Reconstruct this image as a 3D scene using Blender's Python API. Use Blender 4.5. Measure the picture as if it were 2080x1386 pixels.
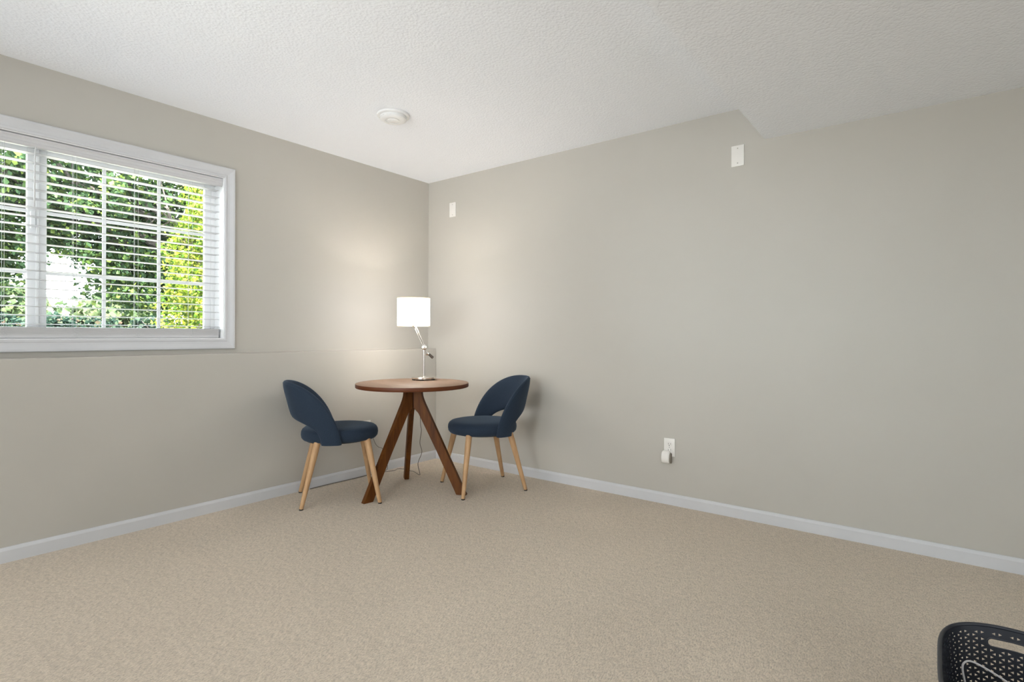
import bpy, bmesh, math, random
import numpy as np
from mathutils import Vector, Matrix
from mathutils.geometry import delaunay_2d_cdt
random.seed(7)
rng = np.random.default_rng(11)
for o in list(bpy.data.objects):
    bpy.data.objects.remove(o, do_unlink=True)
SC = bpy.context.scene
COL = SC.collection
PI = math.pi

# ------------------------------------------------------------------ camera, world, lights, exposure
cam_d = bpy.data.cameras.new('camera')
cam = bpy.data.objects.new('camera', cam_d)
COL.objects.link(cam)
cam_d.sensor_fit = 'HORIZONTAL'
cam_d.sensor_width = 36.0
cam_d.lens = 36.0 * 1112.43 / 2080.0
cam_d.shift_y = -11.7 / 2080.0
cam_d.clip_start = 0.05
cam_d.clip_end = 300
cam.matrix_world = (Matrix.Translation((3.5904, -3.4096, 1.0852)) @ Matrix.Rotation(0.6594, 4, 'Z')
                    @ Matrix.Rotation(PI / 2, 4, 'X') @ Matrix.Rotation(0.0033, 4, 'Z'))
SC.camera = cam

SC.view_settings.view_transform = 'Standard'
SC.view_settings.look = 'None'
SC.view_settings.gamma = 1
SC.view_settings.use_curve_mapping = False
SC.view_settings.exposure = 0.24

world = bpy.data.worlds.new('World')
SC.world = world
world.use_nodes = True
wn = world.node_tree
wn.nodes.clear()
wo = wn.nodes.new('ShaderNodeOutputWorld')
wb = wn.nodes.new('ShaderNodeBackground')
wb.inputs['Color'].default_value = (0.84, 0.92, 1.0, 1)
wb.inputs['Strength'].default_value = 25.0
wn.links.new(wb.outputs[0], wo.inputs[0])

sd = bpy.data.lights.new('sun', 'SUN')
sd.energy = 105
sd.color = (1.0, 0.95, 0.86)
sd.angle = math.radians(0.6)
sun = bpy.data.objects.new('sun', sd)
COL.objects.link(sun)
sun.rotation_euler = Vector((-0.58, 0.34, -0.74)).to_track_quat('-Z', 'Y').to_euler()


def area(name, loc, direction, sx, sy, power, color):
    d = bpy.data.lights.new(name, 'AREA')
    d.shape = 'RECTANGLE'
    d.size = sx
    d.size_y = sy
    d.energy = power
    d.color = color
    o = bpy.data.objects.new(name, d)
    COL.objects.link(o)
    o.location = loc
    o.rotation_euler = Vector(direction).to_track_quat('-Z', 'Y').to_euler()
    return o


# added room fill, no doors there: one panel behind the camera, one beside it
area('rear_fill', (1.75, -6.85, 1.25), (-0.02, 1, 0.26), 3.0, 2.0, 98, (0.925, 0.97, 1.0))
area('side_fill', (6.05, -4.6, 1.2), (-1, 0.15, -0.10), 2.6, 1.9, 48, (0.925, 0.97, 1.0))
# added unseen spot behind the camera, brightens the corner walls and ceiling
fd = bpy.data.lights.new('corner_fill_spot', 'SPOT')
fd.energy = 105
fd.color = (0.925, 0.97, 1.0)
fd.spot_size = math.radians(84)
fd.spot_blend = 1.0
fd.shadow_soft_size = 0.22
corner_fill = bpy.data.objects.new('corner_fill_spot', fd)
COL.objects.link(corner_fill)
corner_fill.location = (2.35, -4.35, 1.45)
corner_fill.rotation_euler = (Vector((0.75, -0.15, 1.95)) - corner_fill.location).to_track_quat('-Z', 'Y').to_euler()


# ------------------------------------------------------------------ materials
def mat(name, color=(0.5, 0.5, 0.5), rough=0.6, metallic=0.0, spec=0.5):
    m = bpy.data.materials.new(name)
    m.use_nodes = True
    b = m.node_tree.nodes['Principled BSDF']
    b.inputs['Base Color'].default_value = (*color, 1)
    b.inputs['Roughness'].default_value = rough
    b.inputs['Metallic'].default_value = metallic
    b.inputs['Specular IOR Level'].default_value = spec
    return m


def nd(m, t, **kw):
    n = m.node_tree.nodes.new(t)
    for k, v in kw.items():
        if k in n.inputs:
            n.inputs[k].default_value = v
        else:
            setattr(n, k, v)
    return n


def lk(m, a, b):
    m.node_tree.links.new(a, b)


def coords(m, scale=(1, 1, 1), rot=(0, 0, 0)):
    tc = nd(m, 'ShaderNodeTexCoord')
    mp = nd(m, 'ShaderNodeMapping')
    mp.inputs['Scale'].default_value = scale
    mp.inputs['Rotation'].default_value = rot
    lk(m, tc.outputs['Object'], mp.inputs['Vector'])
    return mp.outputs['Vector']


def ramp(m, fac, stops):
    r = nd(m, 'ShaderNodeValToRGB')
    e = r.color_ramp.elements
    while len(e) < len(stops):
        e.new(0.5)
    for i, (p, c) in enumerate(stops):
        e[i].position = p
        e[i].color = (*c, 1)
    lk(m, fac, r.inputs['Fac'])
    return r.outputs['Color']


def bump(m, height, strength, dist, prev=None):
    b = nd(m, 'ShaderNodeBump')
    b.inputs['Strength'].default_value = strength
    b.inputs['Distance'].default_value = dist
    lk(m, height, b.inputs['Height'])
    if prev is not None:
        lk(m, prev, b.inputs['Normal'])
    return b.outputs['Normal']


def noise_mat(name, c0, c1, scale, rough=0.6, bstr=0.0, bdist=0.001, bscale=None, detail=4, stretch=(1, 1, 1), spec=0.5):
    m = mat(name, c0, rough, spec=spec)
    b = m.node_tree.nodes['Principled BSDF']
    v = coords(m, stretch)
    n = nd(m, 'ShaderNodeTexNoise', Scale=scale, Detail=detail)
    lk(m, v, n.inputs['Vector'])
    lk(m, ramp(m, n.outputs['Fac'], [(0.3, c0), (0.7, c1)]), b.inputs['Base Color'])
    if bstr:
        n2 = nd(m, 'ShaderNodeTexNoise', Scale=bscale or scale, Detail=3)
        lk(m, v, n2.inputs['Vector'])
        lk(m, bump(m, n2.outputs['Fac'], bstr, bdist), b.inputs['Normal'])
    return m


M = {}
M['wall'] = noise_mat('wall_paint', (0.492, 0.471, 0.425), (0.507, 0.485, 0.439), 2.0, 0.55, 0.12, 0.0015, 160, spec=0.3)
M['white_trim'] = noise_mat('white_trim_paint', (0.60, 0.605, 0.62), (0.63, 0.635, 0.65), 6, 0.35)
M['vinyl'] = noise_mat('white_vinyl', (0.87, 0.872, 0.875), (0.89, 0.892, 0.895), 5, 0.4)
M['slat'] = noise_mat('white_slat', (0.60, 0.595, 0.60), (0.63, 0.625, 0.63), 3, 0.45, stretch=(1, 0.1, 1))
M['blind_stack'] = M['slat']
M['plastic'] = noise_mat('white_plastic', (0.78, 0.76, 0.72), (0.80, 0.78, 0.74), 20, 0.35)
M['detector'] = noise_mat('detector_plastic', (0.80, 0.80, 0.79), (0.83, 0.83, 0.82), 20, 0.4)
M['shaded_plastic'] = noise_mat('shadow_plastic', (0.20, 0.18, 0.14), (0.24, 0.21, 0.17), 20, 0.5)  # brownish dark tone holds the shade on the plug-in's side
M['screw'] = noise_mat('painted_screw', (0.42, 0.40, 0.37), (0.48, 0.46, 0.42), 60, 0.4)
M['dark'] = noise_mat('dark_rubber', (0.012, 0.011, 0.010), (0.02, 0.018, 0.016), 60, 0.6)
M['slot'] = noise_mat('dark_slot', (0.05, 0.045, 0.04), (0.07, 0.06, 0.055), 60, 0.7)
M['cord'] = noise_mat('cord_rubber', (0.16, 0.14, 0.12), (0.20, 0.18, 0.15), 30, 0.5)
M['white_cord'] = noise_mat('white_cord_plastic', (0.60, 0.58, 0.58), (0.68, 0.66, 0.66), 30, 0.4)
M['blind_cord'] = noise_mat('blind_cord', (0.62, 0.62, 0.62), (0.70, 0.70, 0.70), 40, 0.7)

# ceiling: knock-down texture
m = mat('ceiling_texture', (0.905, 0.93, 0.97), 0.8, spec=0.2)
b = m.node_tree.nodes['Principled BSDF']
v = coords(m)
n1 = nd(m, 'ShaderNodeTexNoise', Scale=55.0, Detail=5.0, Distortion=0.8)
lk(m, v, n1.inputs['Vector'])
n2 = nd(m, 'ShaderNodeTexVoronoi', Scale=70.0)
lk(m, v, n2.inputs['Vector'])
mx = nd(m, 'ShaderNodeMath', operation='MULTIPLY')
lk(m, n1.outputs['Fac'], mx.inputs[0])
lk(m, n2.outputs['Distance'], mx.inputs[1])
h = ramp(m, mx.outputs[0], [(0.12, (0, 0, 0)), (0.32, (1, 1, 1))])
lk(m, bump(m, h, 0.25, 0.004), b.inputs['Normal'])
M['ceiling'] = m

# carpet
m = mat('carpet', (0.4, 0.33, 0.26), 0.95, spec=0.1)
b = m.node_tree.nodes['Principled BSDF']
b.inputs['Sheen Weight'].default_value = 0.15
b.inputs['Sheen Roughness'].default_value = 0.6
v = coords(m, (1, 1, 1))
va = coords(m, (1.0, 0.42, 1.0), (0, 0, math.radians(22)))
nf = nd(m, 'ShaderNodeTexNoise', Scale=190.0, Detail=4.0, Roughness=0.65)
lk(m, va, nf.inputs['Vector'])
nm = nd(m, 'ShaderNodeTexNoise', Scale=38.0, Detail=4.0, Roughness=0.6)
lk(m, v, nm.inputs['Vector'])
nl = nd(m, 'ShaderNodeTexNoise', Scale=1.6, Detail=3.0)
lk(m, v, nl.inputs['Vector'])
c_f = ramp(m, nf.outputs['Fac'], [(0.28, (0.48, 0.40, 0.315)), (0.5, (0.735, 0.625, 0.495)), (0.75, (0.90, 0.775, 0.625))])
c_m = ramp(m, nm.outputs['Fac'], [(0.30, (0.86, 0.86, 0.86)), (0.6, (1, 1, 1))])
c_l = ramp(m, nl.outputs['Fac'], [(0.3, (0.95, 0.95, 0.95)), (0.7, (1.0, 1.0, 1.0))])
m1 = nd(m, 'ShaderNodeMix', data_type='RGBA', blend_type='MULTIPLY')
m1.inputs['Factor'].default_value = 1
lk(m, c_f, m1.inputs['A'])
lk(m, c_m, m1.inputs['B'])
m2 = nd(m, 'ShaderNodeMix', data_type='RGBA', blend_type='MULTIPLY')
m2.inputs['Factor'].default_value = 1
lk(m, m1.outputs['Result'], m2.inputs['A'])
lk(m, c_l, m2.inputs['B'])
lk(m, m2.outputs['Result'], b.inputs['Base Color'])
nb = bump(m, nf.outputs['Fac'], 0.9, 0.006)
nb = bump(m, nm.outputs['Fac'], 0.5, 0.006, nb)
lk(m, nb, b.inputs['Normal'])
M['carpet'] = m

# fabric
m = mat('navy_fabric', (0.017, 0.032, 0.062), 0.85, spec=0.25)
b = m.node_tree.nodes['Principled BSDF']
b.inputs['Sheen Weight'].default_value = 0.18
b.inputs['Sheen Roughness'].default_value = 0.45
b.inputs['Sheen Tint'].default_value = (0.45, 0.6, 0.8, 1)
v = coords(m)
n1 = nd(m, 'ShaderNodeTexNoise', Scale=420.0, Detail=2.0)
lk(m, v, n1.inputs['Vector'])
n2 = nd(m, 'ShaderNodeTexNoise', Scale=9.0, Detail=2.0)
lk(m, v, n2.inputs['Vector'])
lk(m, ramp(m, n1.outputs['Fac'], [(0.3, (0.013, 0.023, 0.040)), (0.7, (0.023, 0.037, 0.060))]), b.inputs['Base Color'])
lk(m, bump(m, n2.outputs['Fac'], 0.25, 0.01, bump(m, n1.outputs['Fac'], 0.35, 0.001)), b.inputs['Normal'])
M['navy'] = m


def wood(name, dark, mid, light, rough, stretch, scale=6.0, coat=0.0):
    m = mat(name, mid, rough)
    b = m.node_tree.nodes['Principled BSDF']
    v = coords(m, stretch)
    n = nd(m, 'ShaderNodeTexNoise', Scale=scale, Detail=6.0, Roughness=0.6, Distortion=0.6)
    lk(m, v, n.inputs['Vector'])
    lk(m, ramp(m, n.outputs['Fac'], [(0.25, dark), (0.5, mid), (0.75, light)]), b.inputs['Base Color'])
    lk(m, bump(m, n.outputs['Fac'], 0.08, 0.001), b.inputs['Normal'])
    b.inputs['Coat Weight'].default_value = coat
    b.inputs['Specular IOR Level'].default_value = 0.3
    b.inputs['Coat Roughness'].default_value = 0.25
    return m


M['beech'] = wood('pale_beech', (0.40, 0.235, 0.115), (0.50, 0.305, 0.155), (0.58, 0.37, 0.20), 0.45, (9, 9, 1.0), 5)
M['walnut'] = wood('walnut_leg', (0.050, 0.0135, 0.0012), (0.105, 0.032, 0.0025), (0.155, 0.052, 0.004), 0.55, (7, 7, 1.0), 4, 0.0)
M['walnut_top_sheen'] = wood('walnut_top_sheen', (0.19, 0.118, 0.080), (0.25, 0.165, 0.115), (0.30, 0.205, 0.145), 0.6, (1.5, 11, 11), 4, 0.0)  # reddish walnut made paler: lamp and wall reflections mixed into the colour
M['walnut_edge'] = wood('walnut_edge_band', (0.085, 0.022, 0.006), (0.115, 0.032, 0.009), (0.14, 0.042, 0.013), 0.45, (2, 2, 12), 4, 0.0)
M['nickel'] = noise_mat('brushed_nickel', (0.46, 0.43, 0.40), (0.54, 0.51, 0.48), 80, 0.28)
M['nickel'].node_tree.nodes['Principled BSDF'].inputs['Metallic'].default_value = 1.0
M['chrome'] = noise_mat('bright_chrome', (0.80, 0.77, 0.72), (0.86, 0.83, 0.78), 40, 0.16)
M['chrome'].node_tree.nodes['Principled BSDF'].inputs['Metallic'].default_value = 1.0
M['dark_metal'] = noise_mat('dark_metal', (0.10, 0.085, 0.075), (0.14, 0.12, 0.10), 40, 0.4)
M['dark_metal'].node_tree.nodes['Principled BSDF'].inputs['Metallic'].default_value = 0.8
M['basket'] = noise_mat('charcoal_plastic', (0.022, 0.025, 0.032), (0.030, 0.033, 0.042), 25, 0.38)

# lit lampshade: translucent cloth that gives off light
m = bpy.data.materials.new('lit_lampshade')
m.use_nodes = True
nt = m.node_tree
nt.nodes.clear()
out = nt.nodes.new('ShaderNodeOutputMaterial')
em = nt.nodes.new('ShaderNodeEmission')
em.inputs['Strength'].default_value = 13.0
em.inputs['Color'].default_value = (1.0, 0.955, 0.925, 1)
df = nt.nodes.new('ShaderNodeBsdfDiffuse')
df.inputs['Color'].default_value = (0.75, 0.70, 0.60, 1)
ad = nt.nodes.new('ShaderNodeAddShader')
tcn = nt.nodes.new('ShaderNodeTexCoord')
nz = nt.nodes.new('ShaderNodeTexNoise')
nz.inputs['Scale'].default_value = 300
nt.links.new(tcn.outputs['Object'], nz.inputs['Vector'])
bp = nt.nodes.new('ShaderNodeBump')
bp.inputs['Strength'].default_value = 0.1
nt.links.new(nz.outputs['Fac'], bp.inputs['Height'])
nt.links.new(bp.outputs['Normal'], df.inputs['Normal'])
nt.links.new(em.outputs[0], ad.inputs[0])
nt.links.new(df.outputs[0], ad.inputs[1])
nt.links.new(ad.outputs[0], out.inputs[0])
M['shade'] = m
m = mat('lampshade_hem', (0.72, 0.58, 0.38), 0.8)
m.node_tree.nodes['Principled BSDF'].inputs['Emission Color'].default_value = (1.0, 0.72, 0.38, 1)
m.node_tree.nodes['Principled BSDF'].inputs['Emission Strength'].default_value = 0.55
M['hem'] = m
m = mat('glowing_bulb', (1, 1, 1), 0.4)
m.node_tree.nodes['Principled BSDF'].inputs['Emission Color'].default_value = (1.0, 0.88, 0.70, 1)
m.node_tree.nodes['Principled BSDF'].inputs['Emission Strength'].default_value = 6.0
M['bulb'] = m

# window glass
m = bpy.data.materials.new('window_glass')
m.use_nodes = True
nt = m.node_tree
nt.nodes.clear()
out = nt.nodes.new('ShaderNodeOutputMaterial')
tr = nt.nodes.new('ShaderNodeBsdfTransparent')
tr.inputs['Color'].default_value = (0.94, 0.96, 0.95, 1)
gl = nt.nodes.new('ShaderNodeBsdfGlossy')
gl.inputs['Roughness'].default_value = 0.03
fr = nt.nodes.new('ShaderNodeFresnel')
fr.inputs['IOR'].default_value = 1.35
mi = nt.nodes.new('ShaderNodeMixShader')
nt.links.new(fr.outputs[0], mi.inputs[0])
nt.links.new(tr.outputs[0], mi.inputs[1])
nt.links.new(gl.outputs[0], mi.inputs[2])
nt.links.new(mi.outputs[0], out.inputs[0])
M['glass'] = m


def leaf_mat(name, stops, trans=0.45):
    m = bpy.data.materials.new(name)
    m.use_nodes = True
    nt = m.node_tree
    nt.nodes.clear()
    out = nt.nodes.new('ShaderNodeOutputMaterial')
    g = nt.nodes.new('ShaderNodeNewGeometry')
    r = nt.nodes.new('ShaderNodeValToRGB')
    e = r.color_ramp.elements
    while len(e) < len(stops):
        e.new(0.5)
    for i, (p, c) in enumerate(stops):
        e[i].position = p
        e[i].color = (*c, 1)
    nt.links.new(g.outputs['Random Per Island'], r.inputs['Fac'])
    d = nt.nodes.new('ShaderNodeBsdfPrincipled')
    d.inputs['Roughness'].default_value = 0.5
    d.inputs['Specular IOR Level'].default_value = 0.06
    t = nt.nodes.new('ShaderNodeBsdfTranslucent')
    x = nt.nodes.new('ShaderNodeMixShader')
    x.inputs[0].default_value = trans
    nt.links.new(r.outputs[0], d.inputs['Base Color'])
    nt.links.new(r.outputs[0], t.inputs['Color'])
    nt.links.new(d.outputs[0], x.inputs[1])
    nt.links.new(t.outputs[0], x.inputs[2])
    nt.links.new(x.outputs[0], out.inputs[0])
    return m


M['leaf_green'] = leaf_mat('maple_leaves', [(0.0, (0.0117, 0.0243, 0.0117)), (0.5, (0.0235, 0.0452, 0.0192)), (0.85, (0.0486, 0.0787, 0.0185)), (1.0, (0.0838, 0.1090, 0.0252))])
M['leaf_yellow'] = leaf_mat('gold_conifer_leaves', [(0.0, (0.0173, 0.0419, 0.0059)), (0.35, (0.0493, 0.0838, 0.0079)), (0.7, (0.1035, 0.1208, 0.0109)), (1.0, (0.1430, 0.1331, 0.0345))])
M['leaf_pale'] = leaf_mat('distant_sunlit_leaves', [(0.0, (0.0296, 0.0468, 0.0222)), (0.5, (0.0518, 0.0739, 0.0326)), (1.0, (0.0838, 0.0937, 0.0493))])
M['leaf_dark'] = leaf_mat('hedge_leaves', [(0.0, (0.0059, 0.0142, 0.0112)), (0.6, (0.0125, 0.0254, 0.0178)), (0.93, (0.0296, 0.0444, 0.0248)), (1.0, (0.0769, 0.0503, 0.0355))])
M['bark'] = noise_mat('tree_bark', (0.020, 0.015, 0.012), (0.042, 0.034, 0.027), 14, 0.9, 0.8, 0.02, 30)
M['grass'] = noise_mat('garden_ground', (0.10, 0.10, 0.085), (0.16, 0.15, 0.125), 5, 0.9, 0.8, 0.02, 90)
M['siding'] = noise_mat('outside_siding', (0.55, 0.53, 0.50), (0.6, 0.58, 0.55), 4, 0.8)


# ------------------------------------------------------------------ mesh helpers
def obj(name, bm, m=None, parent=None, smooth=False, angle=35):
    me = bpy.data.meshes.new(name)
    bmesh.ops.recalc_face_normals(bm, faces=bm.faces[:])
    if smooth:
        lim = math.radians(angle)
        for f in bm.faces:
            f.smooth = True
        for e in bm.edges:
            if len(e.link_faces) == 2 and e.calc_face_angle(0) > lim:
                e.smooth = False
    bm.to_mesh(me)
    bm.free()
    o = bpy.data.objects.new(name, me)
    COL.objects.link(o)
    if m is not None:
        for q in (m if isinstance(m, (list, tuple)) else [m]):
            me.materials.append(q)
    if parent is not None:
        o.parent = parent
    return o


def empty(name, loc=(0, 0, 0), rz=0.0):
    o = bpy.data.objects.new(name, None)
    COL.objects.link(o)
    o.location = loc
    o.rotation_euler = (0, 0, rz)
    o.empty_display_size = 0.1
    return o


def tag(o, label=None, cat=None, group=None, kind=None):
    if label:
        o['label'] = label
    if cat:
        o['category'] = cat
    if group:
        o['group'] = group
    if kind:
        o['kind'] = kind
    return o


def box(bm, x0, x1, y0, y1, z0, z1, bevel=0.0, seg=2):
    r = bmesh.ops.create_cube(bm, size=1.0, matrix=Matrix.Translation(((x0 + x1) / 2, (y0 + y1) / 2, (z0 + z1) / 2)) @ Matrix.Diagonal((abs(x1 - x0), abs(y1 - y0), abs(z1 - z0), 1)))
    if bevel:
        es = set()
        for vtx in r['verts']:
            es.update(vtx.link_edges)
        bmesh.ops.bevel(bm, geom=list(es), offset=bevel, segments=seg, profile=0.5, affect='EDGES')


def tube(bm, pts, radii, n=12, cap=True):
    P = [Vector(p) for p in pts]
    if not isinstance(radii, (list, tuple)):
        radii = [radii] * len(P)
    rings = []
    up = None
    for i, p in enumerate(P):
        if i == 0:
            t = P[1] - P[0]
        elif i == len(P) - 1:
            t = P[-1] - P[-2]
        else:
            t = (P[i + 1] - P[i]).normalized() + (P[i] - P[i - 1]).normalized()
        t.normalize()
        if up is None:
            up = t.orthogonal().normalized()
        up = (up - t * up.dot(t)).normalized()
        s = t.cross(up)
        rings.append([bm.verts.new(p + radii[i] * (math.cos(2 * PI * k / n) * up + math.sin(2 * PI * k / n) * s)) for k in range(n)])
    for a, c in zip(rings, rings[1:]):
        for k in range(n):
            bm.faces.new((a[k], a[(k + 1) % n], c[(k + 1) % n], c[k]))
    if cap:
        bm.faces.new(rings[0][::-1])
        bm.faces.new(rings[-1])


def spline(pts, sub=6, closed=False):
    P = [Vector(p) for p in pts]
    out = []
    n = len(P)
    rngi = range(n if closed else n - 1)
    for i in rngi:
        if closed:
            p0, p1, p2, p3 = P[(i - 1) % n], P[i], P[(i + 1) % n], P[(i + 2) % n]
        else:
            p0, p1, p2, p3 = P[max(i - 1, 0)], P[i], P[i + 1], P[min(i + 2, n - 1)]
        for k in range(sub):
            t = k / sub
            out.append(0.5 * ((2 * p1) + (p2 - p0) * t + (2 * p0 - 5 * p1 + 4 * p2 - p3) * t * t + (3 * p1 - p0 - 3 * p2 + p3) * t ** 3))
    if not closed:
        out.append(P[-1])
    return out


def lathe(bm, prof, n=48, cx=0, cy=0, sx=1.0, sy=1.0, mtx=None):
    """prof: list of (r, z); r == 0 at an end closes it"""
    rings = []
    for r, z in prof:
        if r < 1e-6:
            p = Vector((cx, cy, z))
            rings.append([bm.verts.new(mtx @ p if mtx else p)])
        else:
            ring = []
            for k in range(n):
                a = 2 * PI * k / n
                p = Vector((cx + r * sx * math.cos(a), cy + r * sy * math.sin(a), z))
                ring.append(bm.verts.new(mtx @ p if mtx else p))
            rings.append(ring)
    for a, c in zip(rings, rings[1:]):
        for k in range(n):
            k2 = (k + 1) % n
            if len(a) == 1 and len(c) == 1:
                continue
            if len(a) == 1:
                bm.faces.new((a[0], c[k2], c[k]))
            elif len(c) == 1:
                bm.faces.new((a[k], a[k2], c[0]))
            else:
                bm.faces.new((a[k], a[k2], c[k2], c[k]))


def copy_tree(o, parent=None):
    c = o.copy()
    COL.objects.link(c)
    c.parent = parent
    for ch in list(o.children):
        copy_tree(ch, c)
    return c


# ------------------------------------------------------------------ the room
H = 2.44
XR, YR = 6.2, -7.0          # far sides of the room behind the camera
bm = bmesh.new()
box(bm, -0.2, XR + 0.1, YR - 0.1, 0.15, -0.12, 0.0)
tag(obj('floor', bm, M['carpet']), 'beige cut-pile carpet covering the whole floor', 'floor', kind='structure')
bm = bmesh.new()
box(bm, -0.2, XR + 0.1, YR - 0.1, 0.15, H, H + 0.12)
tag(obj('ceiling', bm, M['ceiling']), 'white textured ceiling over the corner with the table', 'ceiling', kind='structure')
bm = bmesh.new()
box(bm, 2.7995, XR, YR, 0.0, 2.2278, H)
tag(obj('soffit', bm, M['ceiling']), 'lower white textured ceiling section at the top right', 'ceiling', kind='structure')

WY0, WY1, WZ0, WZ1 = -3.60, -1.777, 1.057, 2.083     # window opening
bm = bmesh.new()
box(bm, -0.17, 0, YR, WY0, 0, H)
box(bm, -0.17, 0, WY1, 0.12, 0, H)
box(bm, -0.17, 0, WY0, WY1, 0, WZ0)
box(bm, -0.17, 0, WY0, WY1, WZ1, H)
bmesh.ops.remove_doubles(bm, verts=bm.verts[:], dist=1e-5)
wl = tag(obj('wall_left', bm, M['wall']), 'greige painted wall with the window', 'wall', kind='structure')
bm = bmesh.new()
box(bm, 0, 0.102, YR, 0, 0, 0.9649, 0.005, 3)
M['ledge'] = noise_mat('ledge_paint', (0.492, 0.471, 0.425), (0.507, 0.485, 0.439), 2.0, 0.55, spec=0.3)
lw = obj('lower_wall_ledge', bm, [M['wall'], M['ledge']], wl)
lw['label'] = 'thicker lower half of the wall with a narrow ledge on top'
for p in lw.data.polygons:
    if p.normal.z > 0.2:
        p.material_index = 1
bm = bmesh.new()
box(bm, 0, XR + 0.1, 0, 0.12, 0, H)
tag(obj('wall_right', bm, M['wall']), 'long plain greige wall on the right', 'wall', kind='structure')
bm = bmesh.new()
box(bm, XR, XR + 0.1, YR, 0, 0, H)
tag(obj('wall_side', bm, M['wall']), 'greige wall beside the camera', 'wall', kind='structure')
bm = bmesh.new()
box(bm, 0, XR + 0.1, YR - 0.1, YR, 0, H)
tag(obj('wall_rear', bm, M['wall']), 'greige wall behind the camera', 'wall', kind='structure')


def extrude_profile(bm, prof, p0, p1, nrm):
    """prof (d, z) with d out of the wall; from p0 to p1 along the wall"""
    A = [bm.verts.new((p0[0] + nrm[0] * d, p0[1] + nrm[1] * d, z)) for d, z in prof]
    B = [bm.verts.new((p1[0] + nrm[0] * d, p1[1] + nrm[1] * d, z)) for d, z in prof]
    k = len(prof)
    for i in range(k):
        j = (i + 1) % k
        bm.faces.new((A[i], A[j], B[j], B[i]))
    bm.faces.new(A[::-1])
    bm.faces.new(B)


BB = [(0, 0.0), (0.0125, 0.0), (0.0125, 0.056), (0.0115, 0.0585), (0.008, 0.066), (0.0055, 0.0705), (0.0, 0.0715)]
bm = bmesh.new()
extrude_profile(bm, BB, (0.102, 0), (0.102, YR), (1, 0))
tag(obj('baseboard_left', bm, M['white_trim']), 'white baseboard below the window wall', 'baseboard', kind='structure')
bm = bmesh.new()
extrude_profile(bm, BB, (0.1145, 0), (XR, 0), (0, -1))
tag(obj('baseboard_right', bm, M['white_trim']), 'white baseboard along the long right wall', 'baseboard', kind='structure')

# ------------------------------------------------------------------ window
win = tag(empty('window_1', (0, (WY0 + WY1) / 2, WZ0)), 'wide white sliding window with grilles and a moulded casing', 'window', kind='structure')
WO = Vector((0, (WY0 + WY1) / 2, WZ0))


def wpart(name, bm, mt, parent=None, smooth=False, angle=35):
    for vt in bm.verts:
        vt.co -= WO
    return obj(name, bm, mt, parent or win, smooth, angle)


CP = [(0.0, 0.0), (0.0, 0.010), (0.004, 0.0125), (0.012, 0.0125), (0.018, 0.0095), (0.030, 0.0115), (0.042, 0.0155), (0.050, 0.0185), (0.058, 0.0195), (0.062, 0.018), (0.064, 0.014), (0.064, 0.0)]
cor = [(WY0, WZ0), (WY1, WZ0), (WY1, WZ1), (WY0, WZ1)]
outs = [(0, -1), (1, 0), (0, 1), (-1, 0)]
for i in range(4):
    a, c = cor[i], cor[(i + 1) % 4]
    pa, pn = outs[i - 1], outs[(i + 1) % 4]
    oi = outs[i]
    bm = bmesh.new()
    A = [bm.verts.new((h, a[0] + w * (oi[0] + pa[0]), a[1] + w * (oi[1] + pa[1]))) for w, h in CP]
    B = [bm.verts.new((h, c[0] + w * (oi[0] + pn[0]), c[1] + w * (oi[1] + pn[1]))) for w, h in CP]
    for k in range(len(CP)):
        j = (k + 1) % len(CP)
        bm.faces.new((A[k], A[j], B[j], B[k]))
    bm.faces.new(A[::-1])
    bm.faces.new(B)
    wpart('window_casing', bm, M['white_trim'])
# jamb liner boards
bm = bmesh.new()
J = 0.004
box(bm, -0.125, 0.002, WY0, WY1, WZ0, WZ0 + J)
box(bm, -0.125, 0.002, WY0, WY1, WZ1 - J, WZ1)
box(bm, -0.125, 0.002, WY1 - J, WY1, WZ0 + J, WZ1 - J)
box(bm, -0.125, 0.002, WY0, WY0 + J, WZ0 + J, WZ1 - J)
wpart('window_jamb', bm, M['vinyl'])
# vinyl frame
FZ0, FZ1 = WZ0 + J, WZ1 - J
FY0, FY1 = WY0 + J, WY1 - J
bm = bmesh.new()
for (y0, y1, z0, z1) in ((FY1 - 0.022, FY1, FZ0, FZ1), (FY0, FY0 + 0.022, FZ0, FZ1), (FY0 + 0.022, FY1 - 0.022, FZ0, FZ0 + 0.022), (FY0 + 0.022, FY1 - 0.022, FZ1 - 0.022, FZ1)):
    box(bm, -0.168, -0.118, y0, y1, z0, z1, 0.002)
wpart('window_frame', bm, M['vinyl'], smooth=True)


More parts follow.
